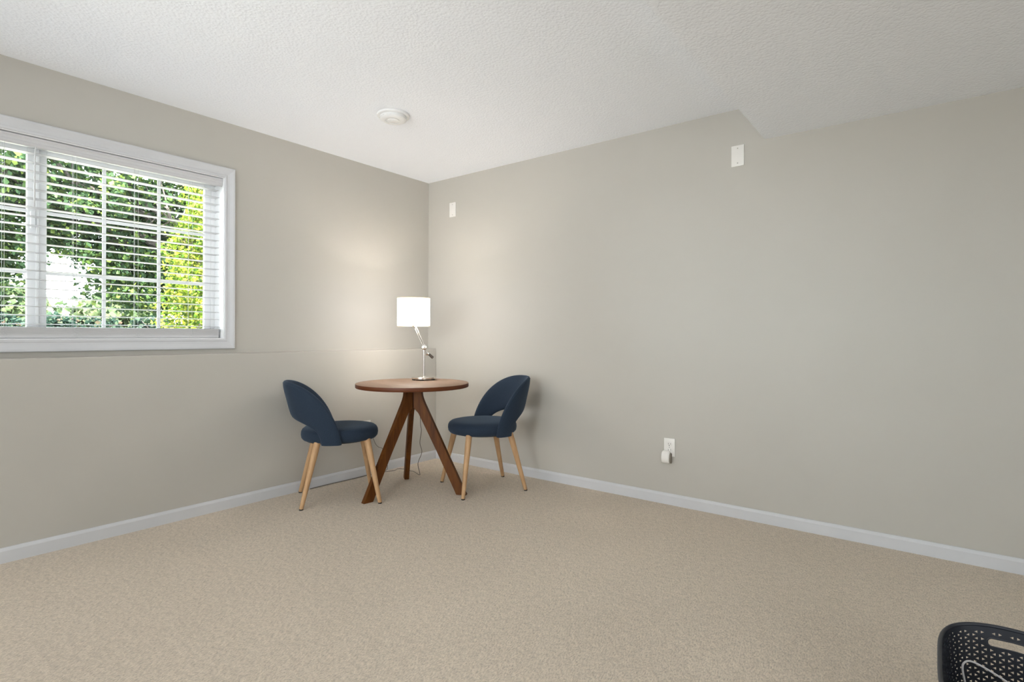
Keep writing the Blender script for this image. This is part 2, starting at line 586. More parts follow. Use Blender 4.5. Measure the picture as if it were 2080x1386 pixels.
def sash(y0, y1, xs, muntins):
    """one sliding sash between y0 and y1, front face at xs"""
    z0, z1 = FZ0 + 0.022, FZ1 - 0.022
    bm = bmesh.new()
    S = 0.038
    x0, x1 = xs - 0.026, xs
    box(bm, x0, x1, y0, y0 + S, z0, z1, 0.003)
    box(bm, x0, x1, y1 - S, y1, z0, z1, 0.003)
    box(bm, x0, x1, y0 + S, y1 - S, z0, z0 + S, 0.003)
    box(bm, x0, x1, y0 + S, y1 - S, z1 - S * .8, z1, 0.003)
    s = wpart('sash', bm, M['vinyl'], smooth=True)
    gx = xs - 0.013
    bm = bmesh.new()
    box(bm, gx - 0.002, gx + 0.002, y0 + S - .003, y1 - S + .003, z0 + S - .003, z1 - S * .8 + .003)
    g = wpart('glass_pane', bm, M['glass'], s)
    for yy in muntins:
        bm = bmesh.new()
        box(bm, gx + 0.0022, gx + 0.0085, yy - 0.009, yy + 0.009, z0 + S, z1 - S * .8, 0.0015)
        wpart('muntin', bm, M['vinyl'], s)
    for zz in (1.405, 1.722):
        ys = [y0 + S] + list(muntins) + [y1 - S]
        bm = bmesh.new()
        for ya, yb in zip(ys, ys[1:]):
            box(bm, gx + 0.0024, gx + 0.0083, ya + (0.009 if ya != ys[0] else 0), yb - (0.009 if yb != ys[-1] else 0), zz - 0.009, zz + 0.009)
        wpart('muntin', bm, M['vinyl'], s)
    return s


s1 = sash(-2.668, FY1 - 0.022, -0.124, (-2.376, -2.100))
s2 = sash(FY0 + 0.022, -2.672, -0.124, (-3.255, -2.980))
# interlock strip and lock on the meeting stiles
bm = bmesh.new()
box(bm, -0.124, -0.112, -2.676, -2.663, FZ0 + 0.03, FZ1 - 0.03, 0.002)
wpart('interlock_strip', bm, M['vinyl'])
bm = bmesh.new()
box(bm, -0.118, -0.100, -2.700, -2.680, 1.63, 1.72, 0.004)
wpart('sash_lock', bm, M['vinyl'])

# ------------------------------------------------------------------ blind
BY0, BY1 = -3.585, -1.795
BXC = -0.050
blind = tag(empty('window_blind', (BXC, (BY0 + BY1) / 2, 1.061)), 'white two-inch slatted venetian blind lowered inside the window, slats open', 'blind')
BO = Vector((BXC, (BY0 + BY1) / 2, 1.061))


def bpart(name, bm, mt, parent=None, smooth=False):
    for vt in bm.verts:
        vt.co -= BO
    return obj(name, bm, mt, parent or blind, smooth)


bm = bmesh.new()
box(bm, -0.072, -0.026, BY0 + 0.004, BY1 - 0.004, 2.035, 2.077, 0.002)
bpart('headrail', bm, M['slat'])
bm = bmesh.new()
vp = [(-0.014, 2.026), (-0.010, 2.0285), (-0.007, 2.034), (-0.007, 2.042), (-0.010, 2.048), (-0.010, 2.060), (-0.006, 2.066), (-0.006, 2.074), (-0.014, 2.076)]
A = [bm.verts.new((x, BY0 - .008, z)) for x, z in vp]
B = [bm.verts.new((x, BY1 + .011, z)) for x, z in vp]
for i in range(len(vp)):
    j = (i + 1) % len(vp)
    bm.faces.new((A[i], A[j], B[j], B[i]))
bm.faces.new(A[::-1])
bm.faces.new(B)
bpart('valance', bm, M['slat'])


def slat_bm(tilt=0.0, th=0.003):
    """a gently crowned 50 mm slat centred on the origin"""
    bm = bmesh.new()
    W = 0.025
    xs = [-W, -W * .6, -W * .2, W * .2, W * .6, W]
    top, bot = [], []
    for yy in (BY0, BY1):
        t_, b_ = [], []
        for x in xs:
            z = 0.0018 * (1 - (x / W) ** 2)
            p = Matrix.Rotation(tilt, 3, 'Y') @ Vector((x, 0, z))
            q = Matrix.Rotation(tilt, 3, 'Y') @ Vector((x, 0, z - th))
            t_.append(bm.verts.new((p.x, yy - BO.y, p.z)))
            b_.append(bm.verts.new((q.x, yy - BO.y, q.z)))
        top.append(t_)
        bot.append(b_)
    n = len(xs)
    for i in range(n - 1):
        bm.faces.new((top[0][i], top[0][i + 1], top[1][i + 1], top[1][i]))
        bm.faces.new((bot[0][i + 1], bot[0][i], bot[1][i], bot[1][i + 1]))
    for s in (0, 1):
        f = top[s] + bot[s][::-1]
        bm.faces.new(f if s == 0 else f[::-1])
    bm.faces.new((top[0][0], top[1][0], bot[1][0], bot[0][0]))
    bm.faces.new((top[0][-1], bot[0][-1], bot[1][-1], top[1][-1]))
    return bm


slat0 = obj('slat', slat_bm(0.0), M['slat'], blind)
slat0.location = (0, 0, 2.003 - 1.061)
SP = 0.0457
NS = 20
for k in range(1, NS):
    c = slat0.copy()
    COL.objects.link(c)
    c.location.z = 2.003 - 1.061 - SP * k
flat0 = obj('slat', slat_bm(0, 0.0036), M['slat'], blind)
flat0.location = (0.0, 0, 0.0565)
for k in range(1, 9):
    c = flat0.copy()
    COL.objects.link(c)
    c.location = (0.0 + random.uniform(-0.001, 0.001), random.uniform(-.0012, .0012), 0.0565 - 0.0044 * k)
bm = bmesh.new()
box(bm, BXC - 0.025, BXC + 0.0255, BY0, BY1, 1.0625, 1.0795, 0.003)
bpart('bottom_rail', bm, M['slat'])
LAD = [-2.528 - 0.286 * 3.3, -2.814 - 0.286, -2.814, -2.528, -2.244, -1.956]
for y in LAD[1:]:
    bm = bmesh.new()
    for xx in (BXC - 0.0268, BXC + 0.0268):
        tube(bm, [(xx, y, 1.078), (xx, y, 2.04)], 0.0007, 5)
    tube(bm, [(BXC, y - 0.012, 1.075), (BXC, y - 0.012, 2.04)], 0.0008, 5)
    # slack ladder string bunched over the stacked slats
    for q in range(3):
        pts = [(BXC + 0.0262 + 0.002 * math.sin(3 * t + q), y + 0.013 * math.sin(2.2 * t + 2 * q), 1.066 + 0.055 * t / 3.0) for t in np.linspace(0, 3, 10)]
        tube(bm, pts, 0.0009, 5)
    bpart('ladder_cord', bm, M['blind_cord'])
# rungs
bm = bmesh.new()
for y in LAD[1:]:
    for k in range(NS):
        z = 2.003 - SP * k - 0.0042
        tube(bm, [(BXC - 0.0266, y + .002, z), (BXC + 0.0266, y + .002, z)], 0.0006, 4)
bpart('ladder_rung', bm, M['blind_cord'])['kind'] = 'stuff'
# tilt wand hanging by the middle stile
bm = bmesh.new()
tube(bm, [(-0.012, -2.700, 2.03), (-0.0135, -2.700, 2.0), (-0.0165, -2.701, 1.9), (-0.017, -2.702, 1.73)], [0.0015, 0.003, 0.0038, 0.0042], 8)
bpart('tilt_wand', bm, M['slat'], smooth=True)


# ------------------------------------------------------------------ wall plates, outlets, detector
def plate(name, x, z, label, group=None):
    t = tag(empty(name, (x, 0, z)), label, 'wall plate', group)
    bm = bmesh.new()
    box(bm, -0.0365, 0.0365, -0.0055, 0, -0.062, 0.062, 0.002)
    obj('plate', bm, M['plastic'], t, smooth=True)
    for s in (-1, 1):
        bm = bmesh.new()
        lathe(bm, [(0.0, -0.0), (0.0033, 0.0), (0.0038, 0.0008), (0.003, 0.0014), (0, 0.0015)], 14, mtx=Matrix.Translation((0, -0.0055, s * 0.044)) @ Matrix.Rotation(PI / 2, 4, 'X'))
        obj('screw', bm, M['screw'], t, smooth=True)
    return t


plate('blank_wall_plate', 0.300, 2.163, 'small white blank cover plate high on the right wall near the corner', 'blank cover plates')
plate('blank_wall_plate', 2.650, 2.161, 'white blank cover plate with two screws just below the ceiling step', 'blank cover plates')


def receptacle_bm(y):
    bm = bmesh.new()
    prof = [(0.0165 * math.cos(a), 0.0142 * math.sin(a)) for a in np.linspace(0, 2 * PI, 24, endpoint=False)]
    A = [bm.verts.new((px, -0.0055, y + max(-.0135, min(.0135, pz)))) for px, pz in prof]
    B = [bm.verts.new((px * .97, -0.0075, y + max(-.013, min(.013, pz)))) for px, pz in prof]
    n = len(A)
    for i in range(n):
        bm.faces.new((A[i], A[(i + 1) % n], B[(i + 1) % n], B[i]))
    bm.faces.new(B)
    return bm


def outlet(loc, rz, label, slots=True):
    t = tag(empty('wall_outlet', loc, rz), label, 'outlet', 'wall outlets')
    bm = bmesh.new()
    box(bm, -0.0365, 0.0365, -0.0055, 0, -0.058, 0.058, 0.002)
    obj('plate', bm, M['plastic'], t, smooth=True)
    for zc in (0.0195, -0.0195):
        r = obj('receptacle', receptacle_bm(zc), M['plastic'], t)
        for (sx, w, hh, dz) in ((-0.0065, 0.0022, 0.0085, 0.003), (0.0065, 0.0022, 0.007, 0.003), (0, 0.0048, 0.0048, -0.0075)):
            bm = bmesh.new()
            box(bm, sx - w / 2, sx + w / 2, -0.0082, -0.0073, zc + dz - hh / 2, zc + dz + hh / 2)
            obj('slot', bm, M['slot'], r)
    bm = bmesh.new()
    lathe(bm, [(0.0033, 0.0), (0.003, 0.0012), (0, 0.0014)], 12, mtx=Matrix.Translation((0, -0.0055, 0)) @ Matrix.Rotation(PI / 2, 4, 'X'))
    obj('screw', bm, M['screw'], t)
    return t


outlet((2.235, 0, 0.368), 0, 'white outlet low on the long right wall with a plug-in device in its lower socket')
outlet((0.102, -0.747, 0.364), PI / 2, 'white outlet on the lower window wall, mostly hidden behind the left chair')
# plug-in device
pid = tag(empty('plug_in_freshener', (2.222, -0.008, 0.305)), 'white rounded plug-in device hanging from the outlet on the right wall', 'plug-in')
bm = bmesh.new()
prof = [(0.0, 0.040), (-0.016, 0.040), (-0.026, 0.034), (-0.033, 0.022), (-0.037, 0.005), (-0.037, -0.012), (-0.033, -0.026), (-0.026, -0.036), (-0.016, -0.039), (0.0, -0.037)]
A = [bm.verts.new((-0.027, y, z)) for y, z in prof]
B = [bm.verts.new((0.024, y, z)) for y, z in prof]
n = len(prof)
for i in range(n):
    j = (i + 1) % n
    bm.faces.new((A[i], A[j], B[j], B[i]))
bm.faces.new(A[::-1])
bm.faces.new(B)
bmesh.ops.bevel(bm, geom=[e for e in bm.edges if abs(e.verts[0].co.x - e.verts[1].co.x) < 1e-6], offset=0.004, segments=3, affect='EDGES')
obj('housing', bm, M['plastic'], pid, smooth=True, angle=50)
bm = bmesh.new()
A = [bm.verts.new((0.0235, y * .82, z * .82 - .004)) for y, z in prof]
B = [bm.verts.new((0.031, y * .72, z * .78 - .006)) for y, z in prof]
for i in range(n):
    j = (i + 1) % n
    bm.faces.new((A[i], A[j], B[j], B[i]))
bm.faces.new(A[::-1])
bm.faces.new(B)
obj('shaded_side', bm, M['shaded_plastic'], pid)['label'] = 'brownish grey side with its shadow painted in'  # device side and its shadow built as one dark piece

# smoke detector
sdt = tag(empty('smoke_detector', (0.945, -1.195, H)), 'round white smoke detector on the ceiling', 'smoke detector')
bm = bmesh.new()
lathe(bm, [(0, 0), (0.099, 0.0), (0.100, -0.003), (0.098, -0.011), (0.092, -0.014), (0.0, -0.014)], 64)
obj('mounting_base', bm, M['detector'], sdt, smooth=True)
bm = bmesh.new()
lathe(bm, [(0.0, -0.012), (0.081, -0.012), (0.082, -0.020), (0.079, -0.030), (0.070, -0.036), (0.058, -0.038), (0.050, -0.0375), (0.047, -0.034), (0.043, -0.034), (0.0, -0.034)], 64)
dbody = obj('detector_body', bm, M['detector'], sdt, smooth=True)
bm = bmesh.new()
lathe(bm, [(0.0, -0.034), (0.036, -0.034), (0.036, -0.038), (0.030, -0.0405), (0.0, -0.0415)], 48)
obj('test_button', bm, M['detector'], sdt, smooth=True)
bm = bmesh.new()
for k in range(20):
    a = 2 * PI * k / 20
    mt = Matrix.Rotation(a, 4, 'Z')
    r0 = len(bm.verts)
    box(bm, 0.0805, 0.0828, -0.0065, 0.0065, -0.0265, -0.0225)
    bm.verts.ensure_lookup_table()
    for vt in bm.verts[r0:]:
        vt.co = mt @ vt.co
obj('vent_slot', bm, M['detector'], sdt)


# ------------------------------------------------------------------ chair
def make_chair():
    t = empty('dining_chair')
    # seat cushion
    bm = bmesh.new()
    prof = [(0, 0.396), (0.86, 0.396), (0.94, 0.400), (0.985, 0.413), (1.0, 0.434), (0.992, 0.453), (0.965, 0.467), (0.91, 0.477), (0.80, 0.483), (0.6, 0.486), (0.3, 0.488), (0, 0.4885)]
    lathe(bm, prof, 72, cx=0.008, sx=0.246, sy=0.230)
    for vt in bm.verts:      # squarer front
        x, y = vt.co.x, vt.co.y
        if x > 0:
            vt.co.x *= 1 + 0.02 * abs(y) / 0.237
            vt.co.y *= 1 + 0.04 * x / 0.25
    obj('seat', bm, M['navy'], t, smooth=True, angle=60)
    # wrap-around back
    T = 0.019
    pm, pi_ = math.radians(90), math.radians(60)
    zb = 0.396

    def rx(z):
        return 0.240 + 0.250 * (z - 0.40)

    def ry(z):
        return 0.240 + 0.02 * (z - 0.40)

    def bnd(u):
        a = abs(u) * PI / 2
        sg = 1 if u >= 0 else -1
        s = math.sin(a) ** (2 / 1.75)
        zo = zb + 0.392 * max(0.0, math.cos(a)) ** 1.40
        co = 1 - s * (1 - math.cos(pm))
        po = math.acos(co)
        pin = pi_ * math.sin(a) ** 1.15
        zi = zb + 0.150 * max(0.0, math.cos(a)) ** 0.62
        return sg * po, zo, sg * pin, zi
    NU, NW = 72, 14
    bm = bmesh.new()
    O, I = [], []
    edge_pts = []
    for iu in range(NU + 1):
        u = -1 + 2 * iu / NU
        po, zo, pin, zi = bnd(u)
        ro, ri = [], []
        for iw in range(NW + 1):
            w = 0.5 - 0.5 * math.cos(PI * iw / NW)
            ph = pin + (po - pin) * w
            z = zi + (zo - zi) * w
            q = abs(2 * w - 1)
            h = T * max(0.0, 1 - q ** 5) ** 0.5
            base = Vector((-rx(z) * math.cos(ph), ry(z) * math.sin(ph), z))
            nn = Vector((-math.cos(ph), math.sin(ph), -0.18)).normalized()
            ro.append(bm.verts.new(base + nn * h))
            ri.append(bm.verts.new(base - nn * h) if 0 < iw < NW else ro[-1])
        O.append(ro)
        I.append(ri)
        edge_pts.append(O[-1][NW - 2].co.copy() + Vector((0, 0, 0.0005)))
    for iu in range(NU):
        for iw in range(NW):
            bm.faces.new((O[iu][iw], O[iu + 1][iw], O[iu + 1][iw + 1], O[iu][iw + 1]))
            vs = [I[iu][iw], I[iu][iw + 1], I[iu + 1][iw + 1], I[iu + 1][iw]]
            bm.faces.new(vs)
    for iu in (0, NU):
        ring = O[iu] + [v_ for v_ in I[iu][1:-1]][::-1]
        bm.faces.new(ring)
    back = obj('backrest', bm, M['navy'], t, smooth=True, angle=70)
    bm = bmesh.new()
    tube(bm, edge_pts, 0.0022, 6)
    obj('piping', bm, M['navy'], back, smooth=True)
    # legs
    for (fx, fy, tx, ty) in ((0.2365, 0.238, 0.165, 0.150), (0.2365, -0.238, 0.165, -0.150), (-0.2365, 0.204, -0.140, 0.145), (-0.2365, -0.204, -0.140, -0.145)):
        bm = bmesh.new()
        f, tp = Vector((fx, fy, 0.006)), Vector((tx, ty, 0.404))
        tube(bm, [f, f.lerp(tp, 0.02), f.lerp(tp, 0.5), f.lerp(tp, 0.8), tp], [0.0120, 0.0128, 0.0175, 0.0205, 0.0210], 20)
        lg = obj('leg', bm, M['beech'], t, smooth=True)
        bm = bmesh.new()
        tube(bm, [(fx, fy, 0.0), (fx, fy, 0.008)], [0.0118, 0.0128], 16)
        obj('foot_pad', bm, M['dark'], lg)
    # black frame plate under the seat
    bm = bmesh.new()
    lathe(bm, [(0, 0.389), (0.83, 0.389), (0.86, 0.391), (0.86, 0.397), (0, 0.397)], 48, sx=0.24, sy=0.225)
    obj('seat_underside', bm, M['dark'], t)
    return t


chair = make_chair()
chair.location = (1.032, -0.436, 0)
chair.rotation_euler = (0, 0, -2.062)
tag(chair, 'navy blue upholstered chair with beech legs right of the round table', 'chair', 'chairs at the round table')
chair2 = copy_tree(chair)
chair2.location = (0.438, -1.226, 0)
chair2.rotation_euler = (0, 0, math.radians(59.5))
tag(chair2, 'navy blue upholstered chair with beech legs left of the round table, below the window', 'chair', 'chairs at the round table')

# ------------------------------------------------------------------ round table
TC = (0.719, -0.827)
tbl = tag(empty('round_table', (TC[0], TC[1], 0)), 'round walnut bistro table on three splayed legs in the corner', 'table')
bm = bmesh.new()
lathe(bm, [(0, 0.7255), (0.380, 0.7255), (0.3845, 0.7275), (0.386, 0.731), (0.386, 0.7485), (0.3848, 0.7525), (0.3825, 0.754), (0, 0.754)], 96)
bm.faces.ensure_lookup_table()
tt = obj('tabletop', bm, [M['walnut_top_sheen'], M['walnut_edge']], tbl, smooth=True)
for p in tt.data.polygons:
    if p.center.z < 0.7527:
        p.material_index = 1


def leg_table(ang, name='leg'):
    # outline in the (r, z) plane, plank thickness across it
    outer = [(0.069, 0.7255), (0.069, 0.690), (0.072, 0.665), (0.080, 0.640), (0.092, 0.612), (0.108, 0.580), (0.393, 0.0)]
    inner = [(0.323, 0.0), (0.060, 0.535), (0.040, 0.566), (0.0135, 0.585), (0.0135, 0.7255)]
    poly = outer + inner
    W = 0.017
    d = Vector((math.cos(ang), math.sin(ang), 0))
    s = Vector((-math.sin(ang), math.cos(ang), 0))
    # build as quads between matched outer/inner stations
    So = [(0.069, 0.7255), (0.069, 0.690), (0.072, 0.665), (0.080, 0.640), (0.092, 0.612), (0.108, 0.580), (0.131, 0.533), (0.250, 0.291), (0.393, 0.0)]
    Si = [(0.0125, 0.7255), (0.0125, 0.690), (0.0125, 0.665), (0.0125, 0.640), (0.0125, 0.612), (0.0135, 0.580), (0.048, 0.545), (0.178, 0.296), (0.323, 0.0)]
    bm = bmesh.new()
    R = []
    for (ro, zo), (ri, zi) in zip(So, Si):
        ring = []
        for (r, z, w) in ((ro, zo, W), (ro, zo, -W), (ri, zi, -W), (ri, zi, W)):
            ring.append(bm.verts.new(d * r + s * w + Vector((0, 0, z))))
        R.append(ring)
    for a, c in zip(R, R[1:]):
        for k in range(4):
            bm.faces.new((a[k], a[(k + 1) % 4], c[(k + 1) % 4], c[k]))
    bm.faces.new(R[0])
    bm.faces.new(R[-1][::-1])
    bmesh.ops.recalc_face_normals(bm, faces=bm.faces[:])
    es = [e for e in bm.edges if e.calc_face_angle(0) > 0.8]
    bmesh.ops.bevel(bm, geom=es, offset=0.002, segments=2, affect='EDGES')
    return obj(name, bm, M['walnut'], tbl, smooth=True, angle=30)


for ang in (math.radians(-95.5), math.radians(25.5), math.radians(145.5)):
    leg_table(ang)
bm = bmesh.new()
lathe(bm, [(0, 0.712), (0.062, 0.712), (0.066, 0.715), (0.066, 0.7255), (0, 0.7255)], 40)
obj('mounting_plate', bm, M['dark_metal'], tbl)

# ------------------------------------------------------------------ table lamp
TZ = 0.754
lamp = tag(empty('table_lamp', (0.595, -0.607, TZ)), 'brushed nickel desk lamp with lit white drum shade on the round table', 'lamp')
LO = Vector((0.595, -0.607, TZ))


def lpart(name, bm, mt, parent=None, smooth=True, angle=40):
    return obj(name, bm, mt, parent or lamp, smooth, angle)


bm = bmesh.new()
lathe(bm, [(0, 0.007), (0.088, 0.007), (0.092, 0.009), (0.092, 0.020), (0.089, 0.023), (0.015, 0.0235), (0.012, 0.028), (0.0, 0.028)], 64)
base = lpart('base', bm, M['chrome'])
for a in (-0.95, 0.35, 1.6, 2.85, 4.15):
    bm = bmesh.new()
    lathe(bm, [(0, 0), (0.012, 0), (0.013, 0.007), (0, 0.0075)], 14, cx=0.074 * math.cos(a), cy=0.074 * math.sin(a))
    obj('foot_pad', bm, M['dark'], base)
bm = bmesh.new()
tube(bm, [(0, 0, 0.022), (0, 0, 0.215)], 0.0068, 20)
lpart('pole', bm, M['nickel'])
rt = Vector((math.cos(0.6594), math.sin(0.6594), 0))       # lamp arm swings in this vertical plane
J0 = rt * 0.006 + Vector((0, 0, 0.240))
SK = rt * (-0.064) + Vector((0, 0, 0.385))
CW = rt * 0.034 + Vector((0, 0, 0.190))
dv = (SK - J0).normalized()
side = Vector((math.sin(0.6594), -math.cos(0.6594), 0))    # towards the camera
bm = bmesh.new()
tube(bm, [Vector((0, 0, 0.208)), Vector((0, 0, 0.222))], [0.0105, 0.0095], 18)
tube(bm, [J0 - side * 0.016, J0 + side * 0.016], 0.0125, 20)
tube(bm, [J0 - dv * 0.020, J0 + dv * 0.012], 0.0095, 16)
jt = lpart('joint', bm, M['nickel'])
bm = bmesh.new()
kc = J0 + side * 0.016
tube(bm, [kc, kc + side * 0.004, kc + side * 0.012, kc + side * 0.014], [0.016, 0.020, 0.020, 0.016], 20)
lpart('joint_knob', bm, M['chrome'], jt)
bm = bmesh.new()
off = dv.cross(side).normalized() * 0.0065
tube(bm, [J0 + off, SK + off], 0.0035, 12)
lpart('arm_rod', bm, M['nickel'])
bm = bmesh.new()
tube(bm, [J0 - off, SK - off], 0.0035, 12)
lpart('arm_rod', bm, M['nickel'])
# tail rod with counterweight
c0 = rt * 0.030 + Vector((0, 0, 0.196)) + side * 0.01
c1 = rt * 0.074 + Vector((0, 0, 0.155)) + side * 0.0
bm = bmesh.new()
tube(bm, [J0 - side * .004, J0.lerp(c0, 0.55), c0.lerp(c1, 0.1)], [0.0035, 0.0035, 0.0035], 10)
cwp = lpart('tail_rod', bm, M['nickel'])
bm = bmesh.new()
cd = (c1 - c0).normalized()
tube(bm, [c0 - cd * 0.006, c0 - cd * 0.004, c0 + cd * 0.008, c0 + cd * 0.010], [0.014, 0.018, 0.018, 0.014], 20)
lpart('adjusting_knob', bm, M['chrome'], cwp)
bm = bmesh.new()
tube(bm, [c0 + cd * 0.008, c0 + cd * 0.050, c0 + cd * 0.052], [0.009, 0.0105, 0.008], 18)
lpart('counterweight', bm, M['dark_metal'], cwp)
# shade
SH = rt * (-0.077) + Vector((0, 0, 0.0))
zb_, zt_ = 1.152 - TZ, 1.356 - TZ
bm = bmesh.new()
tube(bm, [SK - dv * .004, SH + Vector((0, 0, zb_ + 0.006)), SH + Vector((0, 0, zb_ + 0.03))], [0.010, 0.0145, 0.0145], 20)
lpart('socket', bm, M['nickel'])
R_ = 0.119
bm = bmesh.new()
lathe(bm, [(R_, zb_), (R_, zt_), (R_ - 0.0012, zt_), (R_ - 0.0012, zb_), (R_, zb_)], 72, cx=SH.x, cy=SH.y)
shade = lpart('lamp_shade', bm, M['shade'])
for zz in (zb_, zt_):
    bm = bmesh.new()
    tube(bm, [(SH.x + R_ * math.cos(a), SH.y + R_ * math.sin(a), zz) for a in np.linspace(0, 2 * PI, 73)], 0.0024, 8, cap=False)
    lpart('hem', bm, M['hem'], shade)
bm = bmesh.new()
for a in (0, 2.094, 4.189):
    tube(bm, [SH + Vector((0.014 * math.cos(a), 0.014 * math.sin(a), zb_ + 0.026)), SH + Vector(((R_ - .002) * math.cos(a), (R_ - .002) * math.sin(a), zb_ + 0.012))], 0.0013, 6)
lpart('shade_spider', bm, M['nickel'], shade)
bm = bmesh.new()
lathe(bm, [(0.0, 0.03), (0.013, 0.03), (0.014, 0.05), (0.024, 0.070), (0.030, 0.092), (0.028, 0.108), (0.018, 0.121), (0.0, 0.126)], 32, cx=SH.x, cy=SH.y)
for vt in bm.verts:
    vt.co.z += zb_
lpart('bulb', bm, M['bulb'])
bl = bpy.data.lights.new('bulb_light', 'POINT')
bl.energy = 50.0
bl.color = (1.0, 0.945, 0.90)
bl.shadow_soft_size = 0.032
blo = bpy.data.objects.new('bulb_light', bl)
COL.objects.link(blo)
blo.location = LO + SH + Vector((0, 0, zb_ + 0.10))
# cord
cp = [(0.52, -0.555, 0.764), (0.488, -0.530, 0.765), (0.468, -0.515, 0.752), (0.462, -0.512, 0.70), (0.458, -0.515, 0.55), (0.464, -0.519, 0.404), (0.470, -0.514, 0.352), (0.461, -0.521, 0.257), (0.474, -0.512, 0.187),
      (0.450, -0.530, 0.10), (0.458, -0.520, 0.03), (0.445, -0.505, 0.007), (0.411, -0.494, 0.004), (0.33, -0.461, 0.004), (0.281, -0.459, 0.004), (0.205, -0.455, 0.004), (0.160, -0.475, 0.004), (0.177, -0.532, 0.004),
      (0.158, -0.60, 0.004), (0.128, -0.728, 0.004), (0.130, -0.86, 0.004), (0.122, -1.05, 0.004), (0.121, -1.20, 0.004), (0.124, -1.24, 0.004), (0.128, -1.22, 0.0042), (0.127, -1.05, 0.004), (0.136, -0.86, 0.004), (0.134, -0.70, 0.004),
      (0.130, -0.575, 0.006), (0.124, -0.560, 0.06), (0.119, -0.565, 0.14), (0.117, -0.605, 0.184), (0.117, -0.640, 0.200), (0.120, -0.675, 0.235), (0.132, -0.72, 0.32), (0.142, -0.745, 0.345), (0.135, -0.747, 0.347)]
bm = bmesh.new()
tube(bm, spline([Vector(p) - LO for p in cp], 5), 0.0022, 8)
cord = lpart('power_cord', bm, M['cord'])
bm = bmesh.new()
box(bm, 0.1095, 0.136, -0.760, -0.734, 0.333, 0.358, 0.004)
for vt in bm.verts:
    vt.co -= LO
lpart('plug', bm, M['cord'], cord)

# ------------------------------------------------------------------ basket
BK = Vector((3.7545, -1.6521, 0))
BA, BB_, BM_, BZ, BAR = 0.155, 0.2314, 4.1448, 0.2765, 0.0229
bsk = tag(empty('storage_basket', BK), 'charcoal plastic basket with triangular holes on the carpet, bottom right', 'basket')


def rim_xy(t, a=BA, b_=BB_, m_=BM_):
    c, s = math.cos(t), math.sin(t)
    return (a * math.copysign(abs(c) ** (2 / m_), c), b_ * math.copysign(abs(s) ** (2 / m_), s))


# perimeter table by arc length
TT = np.linspace(0, 2 * PI, 4001)
RXY = np.array([rim_xy(t) for t in TT])
ARC = np.concatenate([[0], np.cumsum(np.hypot(*np.diff(RXY, axis=0).T))])
PER = ARC[-1]


def wall_pt(s, zf, off=0.0):
    """s arc length round the rim, zf 0 bottom .. 1 rim"""
    s = s % PER
    x = np.interp(s, ARC, RXY[:, 0])
    y = np.interp(s, ARC, RXY[:, 1])
    e = 0.002
    x2 = np.interp((s + e) % PER, ARC, RXY[:, 0])
    y2 = np.interp((s + e) % PER, ARC, RXY[:, 1])
    tx, ty = x2 - x, y2 - y
    L = math.hypot(tx, ty) or 1
    nx, ny = ty / L, -tx / L
    top = BZ + BAR * math.cos(min(1, abs(x) / BA) * PI / 2) * min(1.0, max(0.0, (abs(y) / BB_ - 0.55) / 0.3))
    k = 0.83 + 0.17 * zf ** 0.8
    return Vector((x * k + nx * off, y * k + ny * off, 0.006 + (top - 0.006) * zf))


# triangular perforations, via constrained triangulation of the unrolled wall
colw = PER / round(PER / 0.0188)
NC = round(PER / 0.0188)
rowh = 0.0163 / (BZ - 0.006)
zlo, zhi = 0.05, 0.955
verts, edges, faces_in = [], [], []
QUART = PER / 4
s_far = float(np.interp(PI / 2, TT, ARC))          # middle of the far short side
s_near = float(np.interp(3 * PI / 2, TT, ARC))
HW, HH, HZ = 0.054, 0.0115, 0.845                  # handle slot half length, half height (m), centre


def in_slot(s, z, grow):
    for sc in (s_far, s_near):
        ds = abs((s - sc + PER / 2) % PER - PER / 2)
        dz = abs(z - HZ) * (BZ + .02 - 0.006)
        if ds < HW + grow and dz < HH + grow:
            return True
    return False


holes = []
nrow = int((zhi - zlo) / rowh)
for ci in range(NC):
    s0 = ci * colw
    for ri in range(-1, nrow + 1):
        for side_ in (0, 1):
            o_ = 0.5 * rowh if ci % 2 else 0.0
            if side_ == 0:      # points right (+s): base on the left line
                tri = [(s0, zlo + ri * rowh + o_), (s0, zlo + (ri + 1) * rowh + o_), (s0 + colw, zlo + (ri + .5) * rowh + o_)]
            else:
                tri = [(s0 + colw, zlo + (ri + .5) * rowh + o_), (s0 + colw, zlo + (ri + 1.5) * rowh + o_), (s0, zlo + (ri + 1) * rowh + o_)]
            cs = sum(p[0] for p in tri) / 3
            cz = sum(p[1] for p in tri) / 3
            if cz < zlo + rowh * .4 or cz > zhi - rowh * .35:
                continue
            if in_slot(cs, cz, 0.0085):
                continue
            f_ = 0.42
            holes.append([(cs + (p[0] - cs) * f_, cz + (p[1] - cz) * f_) for p in tri])
for sc in (s_far, s_near):
    ring = []
    hz = HH / (BZ + .02 - 0.006)
    for a in np.linspace(-PI / 2, PI / 2, 9):
        ring.append((sc + HW - HH + HH * math.cos(a), HZ + hz * math.sin(a)))
    for x_ in np.linspace(HW - HH, -(HW - HH), 8)[1:-1]:
        ring.append((sc + x_, HZ + hz))
    for a in np.linspace(PI / 2, 3 * PI / 2, 9):
        ring.append((sc - HW + HH + HH * math.cos(a), HZ + hz * math.sin(a)))
    for x_ in np.linspace(-(HW - HH), HW - HH, 8)[1:-1]:
        ring.append((sc + x_, HZ - hz))
    holes.append(ring)
ZS = 10.0    # keep the unrolled metric roughly even for the triangulation
S0, S1 = 0.0, PER
outer = []
NB = 160
for i in range(NB):
    outer.append((S0 + (S1 - S0) * i / NB, 0.0))
for i in range(8):
    outer.append((S1, i / 8))
for i in range(NB):
    outer.append((S1 - (S1 - S0) * i / NB, 1.0))
for i in range(8):
    outer.append((S0, 1 - i / 8))
